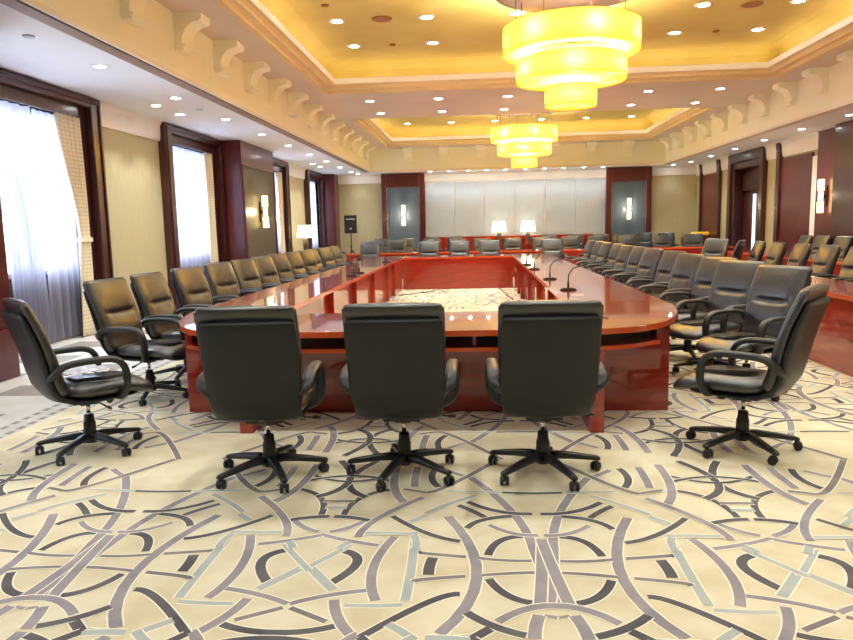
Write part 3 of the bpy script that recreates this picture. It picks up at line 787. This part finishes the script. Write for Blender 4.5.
# shelf under the near end
c = outline(.03); near = [p for p in c if p[1] < 5.66 and -2.24 < p[0] < 1.32]
near.sort(key=lambda p: p[0]); sh = near+[(1.34, near[-1][1]+.02), (1.34, 5.64), (-2.26, 5.64), (-2.26, near[0][1]+.02)]
m = MB(); slab(sh, None, .598, .628, m); tb(m, 'shelf', [M['mahogany'], M['edge']])
for x in (-1.72, -.9, -.03, .86):
    m = MB(); m.box(x-.012, x+.012, 5.12 if abs(x-TX) < 1.5 else 5.5, 5.64, .628, .715); tb(m, 'divider', M['mahogany'])
m = MB(); m.box(-2.42, 1.50, 5.64, 5.70, 0, .715); tb(m, 'near_panel', M['mahogany'])
for x in (-2.30, 1.34):
    m = MB(); m.box(x, x+.04, 5.40, 5.64, .598, .715); tb(m, 'end_block', M['mahogany'])
for x in (-1.73, .84):
    m = MB(); m.box(x-.05, x+.05, 5.02, 5.64, 0, .598); tb(m, 'leg_panel', M['mahogany'], bevel=.004)
m = MB(); m.box(IX0, IX1, 16.95, 16.99, 0, .715); tb(m, 'far_panel', M['mahogany'])
for s, xp in ((1, -1.89), (-1, .94)):
    m = MB(); m.box(xp-.02, xp+.02, 5.7, 16.95, 0, .715); tb(m, 'side_panel', M['mahogany'])
    for y in (8.8, 10.5, 12.4, 14.35):
        m = MB(); a, b = sorted((xp+s*.02, xp+s*.085)); m.box(a, b, y-.03, y+.03, 0, .715); tb(m, 'fin', M['mahogany'])
    m = MB(); a, b = sorted((xp+s*.02, xp+s*.085)); m.box(a, b, 15.4, 16.95, 0, .715); cab = tb(m, 'corner_cabinet', M['mahogany'])
    if s < 0:
        for y in (16.15, 16.45):
            m = MB(); m.cyl((xp+s*.1, y, .42), (xp+s*.1, y, .52), .007); m.build('handle', M['chrome'], cab)
for x in (-2.5, 1.58):
    for y in (9.0, 12.4, 15.9):
        m = MB(); a, b = (x, -1.97) if x < 0 else (1.02, x); m.box(a, b, y-.03, y+.03, 0, .715); tb(m, 'leg_panel', M['mahogany'])

# microphones
def mic(x, y, lean, label, h=.20, reach=.34):
    t = thing('gooseneck_microphone', label, 'microphone', (x, y, .76), 0, 'gooseneck microphones on the big table')
    m = MB(); m.prism([(-.09, 0), (.09, 0), (.09, .012), (.05, .026), (-.05, .026), (-.09, .012)], 1, -.04, .04); m.build('base', M['black'], t, bevel=.006)
    m = MB(); m.smooth = True
    pts = [(0, 0, .028), (0, 0, .06), (.004*lean, 0, .06+h*.55), (.05*lean, 0, .06+h*.9), (.05*lean+reach*.45*lean, 0, .07+h*1.08), (.05*lean+reach*lean, 0, .06+h*1.25)]
    m.tube(pts, .007, n=8, up=(0, 1, 0)); m.build('neck', M['black'], t)
    m = MB(); m.smooth = True; m.cyl(pts[-1], (pts[-1][0]+.05*lean, 0, pts[-1][2]+.012), .013, .013); m.build('capsule', M['black'], t)
    m = MB(); m.smooth = True; m.cyl((0, 0, .028), (0, 0, .10), .013, .010); m.build('stem', M['black'], t)
for i, y in enumerate((7.95, 9.55, 11.65, 12.95)):
    mic(1.0-.04*i, y, 1, f'{ORD[i]} black gooseneck microphone from the near end, on the door side arm', .20 if i < 2 else .16, .34 if i < 2 else .05)
for i, (y, k) in enumerate(((10.85, .05), (11.5, .03), (15.0, .04))):
    mic(-1.93, y, -1, f'{ORD[i]} black gooseneck microphone from the near end, on the window side arm', .24, k)
m = MB(); m.box(-.06, .06, -.02, .02, 0, .006); o = m.build('name_card', M['paper'], bevel=.001); o.location = (1.02, 7.35, .76); tag(o, 'small white card lying on the table near the nearest microphone', 'card')
def cable(pts, label):
    m = MB(); m.smooth = True; m.tube(pts, .009, n=8, up=(0, 0, 1)); o = m.build('cable', M['cable']); tag(o, label, 'cable')
cable(bez((-1.70, 15.3, .012), (-1.6, 15.9, .012), (-1.2, 15.6, .012), (-.9, 16.8, .012), 14), 'brown cable on the carpet inside the ring, left corner')
cable(bez((.70, 14.2, .012), (.6, 15.2, .012), (.62, 15.4, .012), (.5, 16.8, .012), 14), 'dark cable on the carpet inside the ring, right corner')

# ------------------------------------------------------------------ side tables
def run_table(name, label, x0, x1, y0, y1, front, n):
    """panelled table; front = side on which the modesty panel stands"""
    cx, cy = (x0+x1)/2, (y0+y1)/2
    t = thing(name, label, 'table', (cx, cy, 0))
    def b(mm, nm, mt, bv=0):
        o = mm.build(nm, mt, t, bevel=bv); o.location = (-cx, -cy, 0); return o
    m = MB(); slab([(x0, y0), (x1, y0), (x1, y1), (x0, y1)], None, .715, .76, m); b(m, 'tabletop', [M['mahog_top'], M['edge']], .004)
    m = MB()
    if front == 'x': m.box(x0+.03, x0+.06, y0+.03, y1-.03, 0, .715)
    else: m.box(x0+.03, x1-.03, y0+.03, y0+.06, 0, .715)
    b(m, 'front_panel', M['mahogany'])
    for k in range(n+1):
        m = MB()
        if front == 'x': y = y0+.03+(y1-y0-.1)*k/n; m.box(x0+.06, x1-.06, y, y+.04, 0, .715)
        else: x = x0+.03+(x1-x0-.1)*k/n; m.box(x, x+.04, y0+.06, y1-.06, 0, .715)
        b(m, 'side_panel', M['mahogany'])
run_table('side_table', 'long red wooden table along the door side aisle, nearest the big table', 3.48, 4.25, 5.2, 17.0, 'x', 6)
run_table('side_table', 'second red wooden side table, in front of the chairs by the wall', 5.9, 6.6, 9.6, 18.2, 'x', 4)
run_table('rear_table', 'long red wooden table across the room behind the big table', -3.8, 7.1, 20.35, 21.05, 'y', 6)

# console with lamps at the far wall
def console(label, x0, x1, y0, y1, h=.76):
    cx, cy = (x0+x1)/2, (y0+y1)/2; t = thing('console_table', label, 'table', (cx, cy, 0))
    w, d = (x1-x0)/2, (y1-y0)/2
    MB().box(-w, w, -d, d, h-.05, h).build('tabletop', M['mahogany'], t, bevel=.006)
    MB().box(-w+.04, w-.04, -d+.04, d-.04, h-.18, h-.05).build('apron', M['mahogany'], t)
    for a in (-w+.03, w-.09):
        for c in (-d+.03, d-.09): MB().box(a, a+.06, c, c+.06, 0, h-.18).build('leg', M['mahogany'], t)
console('red wooden console against the far wall carrying two lamps', .3, 2.4, 26.55, 27.0)
console('small wooden stand carrying a lamp by the farthest window', -5.68, -5.15, 22.0, 22.6)
def lamp(x, y, z, label):
    t = thing('table_lamp', label, 'lamp', (x, y, z), 0, 'white shaded table lamps')
    m = MB(); m.smooth = True; m.lathe([(.085, 0), (.09, .02), (.07, .045), (.07, .06), (.075, .08), (.085, .2), (.085, .38), (.06, .43), (.03, .46)], n=20); m.build('base', M['lampbase'], t)
    m = MB(); m.smooth = True; m.cyl((0, 0, .45), (0, 0, .62), .008); m.build('stem', M['brass'], t)
    m = MB(); m.smooth = True; m.lathe([(.29, .46), (.225, .86), (.218, .86), (.283, .46)], n=28, caps=False); m.build('lamp_shade', M['lampshade'], t)
    m = MB(); m.smooth = True; m.lathe([(.01, .58), (.035, .62), (.04, .66), (.02, .70)], n=12); m.build('bulb', M['lens'], t)
lamp(.82, 26.78, .76, 'lit white shaded lamp on the far console, left of the two')
lamp(1.89, 26.78, .76, 'lit white shaded lamp on the far console, right of the two')
lamp(-5.42, 22.3, .76, 'lit white shaded lamp on a stand by the farthest window')

# loudspeaker on tripod
t = thing('speaker_stand', 'black tripod stand carrying the loudspeaker in the far left corner', 'stand', (-4.62, 26.0, 0))
m = MB(); m.smooth = True; m.cyl((0, 0, .25), (0, 0, 1.3), .02); m.cyl((0, 0, .78), (0, 0, .86), .032); m.build('pole', M['black'], t)
for k in range(3):
    a = 2*PI*k/3+.5; m = MB(); m.smooth = True
    m.cyl((0, 0, .72), (.42*math.cos(a), .42*math.sin(a), .02), .015); m.cyl((.02*math.cos(a), .02*math.sin(a), .3), (.26*math.cos(a), .26*math.sin(a), .30), .01); m.build('leg', M['black'], t)
t = thing('loudspeaker', 'black loudspeaker box on a tripod in the far left corner', 'speaker', (-4.62, 26.0, 1.3), R(8))
m = MB(); m.prism([(-.23, -.16), (.23, -.16), (.2, .17), (-.2, .17)], 2, 0, .66); m.build('cabinet', M['black'], t, bevel=.02)
m = MB(); m.box(-.2, .2, -.175, -.155, .03, .63); m.build('grille', M['slot'], t, bevel=.006)
m = MB(); m.box(-.16, .16, -.182, -.17, .5, .53); m.build('horn_slot', M['alum'], t)
m = MB(); m.smooth = True; m.cyl((0, -.185, .17), (0, -.172, .17), .035); m.build('badge', M['alum'], t)

# yellow bolster
t = thing('cabinet', 'low red wooden cabinet under the yellow bolster in the far right corner', 'cabinet', (7.85, 25.7, 0))
m = MB(); m.box(-.6, .18, -.35, .4, 0, .9); m.build('body', M['redwood'], t, bevel=.01)
for x in (-.58, -.2):
    m = MB(); m.box(x, x+.36, -.372, -.35, .04, .86); d = m.build('door', M['redwood'], t, bevel=.008)
    MB().box(x+.30, x+.315, -.39, -.372, .42, .54).build('handle', M['brass'], d)
m = MB(); m.smooth = True; rings = []
for k in range(15):
    u = k/14; x = -.36+.76*u; r = .10*(1-abs(2*u-1)**6)**.5*(1+.03*math.sin(9*u)) if 0 < k < 14 else .035
    rings.append([(x, r*1.35*math.cos(2*PI*j/20), .105+.9*r*math.sin(2*PI*j/20)) for j in range(20)])
m.loft(rings); o = m.build('bolster', M['yellow']); o.location = (7.80, 25.62, .897); tag(o, 'bright yellow cloth bolster lying on the low cabinet in the corner', 'bolster')

# ------------------------------------------------------------------ wall lights
def sconce(x, y, z, ax, label):
    """ax: unit vector pointing into the room"""
    t = thing('wall_light', label, 'wall light', (x, y, z), math.atan2(ax[1], ax[0])-PI/2, 'glass tube wall lights')
    m = MB(); m.box(-.045, .045, .0, .03, -.24, .24); m.box(-.02, .02, .03, .07, -.04, .04); m.build('bracket', M['bronze'], t, bevel=.006)
    m = MB(); m.smooth = True; m.lathe([(.06, -.38), (.068, -.375), (.068, -.13), (.05, -.10), (.05, .10), (.068, .13), (.068, .375), (.06, .38)], c=(0, .135, 0), n=20); m.build('glass_tube', M['sconce'], t)
    m = MB(); m.smooth = True
    for zz in (-.12, .10): m.lathe([(.06, zz), (.073, zz+.002), (.073, zz+.018), (.06, zz+.02)], c=(0, .135, 0), n=20)
    m.build('collar', M['bronze'], t)
    return t
sconce(-5.218, 17.0, 1.93, (1, 0), 'glowing glass tube wall light on the purple window side pier')
sconce(XR-.08, 17.15, 1.98, (-1, 0), 'glowing glass tube wall light on the reddish door side pier')
sconce(-2.76, YB-.12, 1.92, (0, -1), 'glowing wall light on the left blue-grey pier of the far wall')
sconce(5.6, YB-.12, 1.97, (0, -1), 'glowing wall light on the right blue-grey pier of the far wall')

# ------------------------------------------------------------------ chandeliers
def drum_mat():
    m, nt, out = newmat('yellow_drum_cloth')
    e = N(nt, 'ShaderNodeEmission'); e.inputs[0].default_value = (1.0, .76, .08, 1); e.inputs[1].default_value = .27
    t = N(nt, 'ShaderNodeBsdfTranslucent'); t.inputs[0].default_value = (1.0, .74, .14, 1)
    d = N(nt, 'ShaderNodeBsdfDiffuse'); d.inputs[0].default_value = (1.0, .74, .14, 1)
    a = N(nt, 'ShaderNodeMixShader'); a.inputs[0].default_value = .35; b = N(nt, 'ShaderNodeAddShader')
    nt.links.new(t.outputs[0], a.inputs[1]); nt.links.new(d.outputs[0], a.inputs[2]); nt.links.new(a.outputs[0], b.inputs[0]); nt.links.new(e.outputs[0], b.inputs[1])
    tr = N(nt, 'ShaderNodeBsdfTransparent'); tr.inputs[0].default_value = (1, .82, .30, 1); c = N(nt, 'ShaderNodeMixShader'); c.inputs[0].default_value = .13
    nt.links.new(b.outputs[0], c.inputs[1]); nt.links.new(tr.outputs[0], c.inputs[2])
    nt.links.new(c.outputs[0], out.inputs[0]); return m
M['drum'] = drum_mat()
TIERS = [(.95, 3.88, 4.24), (.77, 3.50, 3.78), (.36, 3.15, 3.42)]
def chandelier(x, y, label):
    t = thing('chandelier', label, 'chandelier', (x, y, 0), 0, 'three-tier yellow drum chandeliers')
    m = MB(); m.smooth = True; m.lathe([(1.04, ZG-.17), (1.1, ZG-.16), (1.1, ZG-.02), (1.08, ZG)], n=48); m.build('canopy', M['canopy'], t, smooth=True)
    for i, (r, z0, z1) in enumerate(TIERS):
        m = MB(); m.smooth = True
        m.lathe([(r-.015, z0+.006), (r, z0), (r+.004, (z0+z1)/2), (r, z1), (r-.015, z1-.006), (r-.015, z0+.006)], n=64, caps=False)
        d = m.build('drum_shade', M['drum'], t)
        m = MB(); m.smooth = True; r2 = TIERS[i+1][0]-.12 if i < 2 else .02
        m.lathe([(r-.016, z0+.012), (r2, z0+.012), (r2, z0+.018), (r-.016, z0+.018), (r-.016, z0+.012)], n=64, caps=False); m.build('diffuser', M['drum'], d)
        m = MB(); m.smooth = True
        for z in (z0, z1): m.lathe([(r+.002, z-.006), (r+.008, z-.004), (r+.008, z+.004), (r+.002, z+.006)], n=64, caps=False)
        m.build('rim', M['brass'], d)
        zt = ZG-.17 if i == 0 else TIERS[i-1][1]
        m = MB(); m.smooth = True
        for k in range(8):
            a = 2*PI*k/8+.2; rr_ = r-.03 if i else min(r-.03, .80)
            m.cyl((rr_*math.cos(a), rr_*math.sin(a), z1-.04), (rr_*math.cos(a), rr_*math.sin(a), zt+.02), .006, n=6)
        m.build('rods', M['bronze'], t)
    return t
chandelier(1.36, 10.6, 'nearer three-tier yellow drum chandelier under the golden tray')
chandelier(1.40, 21.3, 'farther three-tier yellow drum chandelier near the end wall')


# ------------------------------------------------------------------ lamps in the ceiling
def light(kind, name, loc, power, col=(1, 1, 1), rot=(0, 0, 0), **kw):
    l = bpy.data.lights.new(name, kind); l.energy = power; l.color = col
    for k, v in kw.items(): setattr(l, k, v)
    o = bpy.data.objects.new(name, l); COL.objects.link(o); o.location = loc; o.rotation_euler = rot; return o
rg = MB(); rg.smooth = True; rg.lathe([(.058, 0), (.058, -.006), (.085, -.010), (.092, 0)], n=20, caps=False)
ln = MB(); ln.smooth = True; ln.lathe([(.057, -.003), (.057, -.005)], n=20)
dl0 = {}
WARM = (.93, .98, .92); COOL = (.86, .96, 1.0)
def downlight(x, y, z, label, group, power, col, lens, size=1.2, ang=105):
    if lens not in dl0:
        t = thing('downlight', label, 'ceiling light', (x, y, z), 0, group)
        rg.build('trim_ring', M['ring'], t); ln.build('lens', M[lens], t); dl0[lens] = t
    else: t = dup(dl0[lens], (x, y, z), 0, label, group)
    t.scale = (size, size, size)
    light('SPOT', 'downlight_beam', (x, y, z-.03), power, col, spot_size=R(ang), spot_blend=.6, shadow_soft_size=.05)
P_S, P_B, P_G = 54, 76, 54
GS = 'downlights in the white ceiling margins'
for i, y in enumerate([2.1+2.16*k for k in range(12)]):
    downlight(-4.5, y, ZS-.001, f'{ORD[i]} downlight from the near end in the white window side margin', GS, P_S, COOL, 'lens_cool')
for i, y in enumerate((11.3, 12.22, 22.2, 23.2)):
    downlight(-5.06, y, ZS-.001, f'{ORD[i]} of four downlights close to the window wall, over the olive paper', GS, P_S, COOL, 'lens_cool')
for i, y in enumerate([4.5+2.11*k for k in range(11)]):
    downlight(7.4, y, ZS-.001, f'{ORD[i]} downlight from the near end in the white door side margin', GS, P_S, COOL, 'lens_cool')
for i, x in enumerate([-4.4, -1.7, -1.0, -.3, .38, 1.07, 1.78, 2.48, 3.18, 3.9, 4.6, 7.1]):
    downlight(x, 26.68, ZS-.001, f'{ORD[i]} downlight from the left in the strip before the far wall', GS, P_S*.22, COOL, 'lens_cool')
GB = 'downlights in the beige cross beam'
for y, w in ((16.24, 'nearer'), (18.02, 'farther'), (4.6, 'added overhead'), (1.6, 'added hindmost')):  # last two rows are out of view, added to brighten the foreground
    for i, x in enumerate((-2.35, -.82, .70, 2.22, 3.75, 5.27)):
        downlight(x, y, ZB-.001, f'{ORD[i]} downlight from the left in the {w} row on the beige cross beam', GB, P_B*(1 if y > 10 else .6), WARM, 'lens', 1.4)
GG = 'downlights in the golden trays'
for k, y in enumerate((13.83, 12.17, 10.5, 8.84, 7.18)):
    for i, x in enumerate((-2.27, -.78, .7, 2.18, 3.65, 5.12)):
        if abs(x-1.38) < 1.2 and 9.5 < y < 11.7: continue
        downlight(x, y, ZG-.001, f'{ORD[i]} downlight from the left in the {ORD[k]} row from the beam, near golden tray', GG, P_G, WARM, 'lens', 1.55)
for k, y in enumerate((24.2, 19.6)):
    for i, x in enumerate((-2.27, -.80, .63, 2.15, 3.61, 5.06)):
        downlight(x, y, ZG-.001, f'{ORD[i]} downlight from the left in the {["far", "near"][k]} row of the far golden tray', GG, P_G, WARM, 'lens', 1.45)
# grilles and sprinkler covers
def grille(x, y, z, r, label, name='ceiling_speaker', cat='ceiling speaker', mat='grille'):
    t = thing(name, label, cat, (x, y, z))
    m = MB(); m.smooth = True; m.lathe([(r, 0), (r, -.008), (r*.9, -.014)], n=28); m.build('rim', M[mat], t)
    m = MB(); m.lathe([(r*.88, -.012), (r*.88, -.018)], n=28); m.build('grille', M[mat], t)
grille(-1.52, 12.15, ZG-.001, .17, 'round brown grille among the lights on the left of the near golden tray')
grille(4.43, 12.25, ZG-.001, .17, 'round brown grille among the lights on the right of the near golden tray')
grille(-2.28, 11.3, ZG-.001, .06, 'small cover in the left part of the near golden tray', 'ceiling_sprinkler', 'sprinkler')
grille(-1.54, 13.83, ZG-.001, .06, 'small cover in the middle of the near golden tray, by its far edge', 'ceiling_sprinkler', 'sprinkler')
grille(4.38, 13.84, ZG-.001, .06, 'small cover in the right part of the near golden tray', 'ceiling_sprinkler', 'sprinkler')
grille(-4.5, 7.2, ZS-.001, .06, 'small grey cover in the white window side margin, nearest', 'ceiling_sprinkler', 'sprinkler', 'alum')
grille(-4.55, 11.8, ZS-.001, .06, 'small grey cover in the white window side margin, farther', 'ceiling_sprinkler', 'sprinkler', 'alum')

# coves, chandelier bulbs and wall lights
for x0, x1, y0, y1 in (T1, T2):
    cx, cy = (x0+x1)/2, (y0+y1)/2
    K = 0.3
    light('AREA', 'cove_light', (cx, y1+.15, 4.55), K*(x1-x0), (1, .92, .72), (PI, 0, 0), shape='RECTANGLE', size=x1-x0, size_y=.1)
    light('AREA', 'cove_light', (x0-.15, cy+.4, 4.55), K*(y1-y0), (1, .92, .72), (PI, 0, 0), shape='RECTANGLE', size=.1, size_y=y1-y0-.8)
    light('AREA', 'cove_light', (x1+.15, cy+.4, 4.55), K*(y1-y0), (1, .92, .72), (PI, 0, 0), shape='RECTANGLE', size=.1, size_y=y1-y0-.8)
for x, y in ((1.36, 10.6), (1.40, 21.3)):
    for r, z, n, p in ((.84, 4.07, 7, 30), (.66, 3.65, 6, 26), (.2, 3.29, 3, 16)):
        for k in range(n):
            a = 2*PI*k/n+.45
            light('POINT', 'bulb', (x+r*math.cos(a), y+r*math.sin(a), z), p*2.1, (1, .96, .74), shadow_soft_size=.05)
for x, y, z in ((-4.98, 17.0, 1.93), (XR-.36, 17.15, 1.98), (-2.76, YB-.42, 1.92), (5.6, YB-.42, 1.97)):
    light('POINT', 'wall_light_bulb', (x, y, z), 10, (1, .8, .5), shadow_soft_size=.06)
for x, y in ((.82, 26.78), (1.89, 26.78), (-5.42, 22.3)):
    light('POINT', 'lamp_bulb', (x, y, 1.42), 5, (1, .86, .62), shadow_soft_size=.04)

# daylight outside the windows, the added near one included
for y0, y1 in WIN:
    light('AREA', 'window_daylight', (XL-.55, (y0+y1)/2, 2.05), 165*(y1-y0)/2.5, (.72, .86, 1.0), (0, R(-90), 0), shape='RECTANGLE', size=2.4, size_y=y1-y0+.2)
w = bpy.data.worlds.new('World'); SC.world = w; w.use_nodes = True
bg = w.node_tree.nodes['Background']; bg.inputs[0].default_value = (.72, .84, 1, 1); bg.inputs[1].default_value = 2.2

# ------------------------------------------------------------------ camera
cam = bpy.data.cameras.new('camera'); co = bpy.data.objects.new('camera', cam); COL.objects.link(co)
cam.sensor_fit = 'HORIZONTAL'; cam.sensor_width = 36; cam.lens = 710/853*36; cam.clip_start = .05; cam.clip_end = 200
yaw, pit, rol = R(4.2048), R(-7.5278), R(-1.3061)
fw = Vector((-math.sin(yaw)*math.cos(pit), math.cos(yaw)*math.cos(pit), math.sin(pit))); rt = Vector((math.cos(yaw), math.sin(yaw), 0)); up = rt.cross(fw)
r2 = rt*math.cos(rol)+up*math.sin(rol); u2 = -rt*math.sin(rol)+up*math.cos(rol)
co.matrix_world = Matrix(((r2.x, u2.x, -fw.x, 0), (r2.y, u2.y, -fw.y, 0), (r2.z, u2.z, -fw.z, 1.5), (0, 0, 0, 1)))
SC.camera = co
SC.view_settings.view_transform = 'Standard'; SC.view_settings.look = 'None'; SC.view_settings.gamma = 1; SC.view_settings.use_curve_mapping = False
SC.view_settings.exposure = 0.88
cy = SC.cycles
cy.use_denoising = True
cy.max_bounces = 10; cy.diffuse_bounces = 6; cy.glossy_bounces = 4; cy.transparent_max_bounces = 12; cy.transmission_bounces = 6
cy.sample_clamp_indirect = 6; cy.use_light_tree = True; cy.caustics_reflective = False; cy.caustics_refractive = False
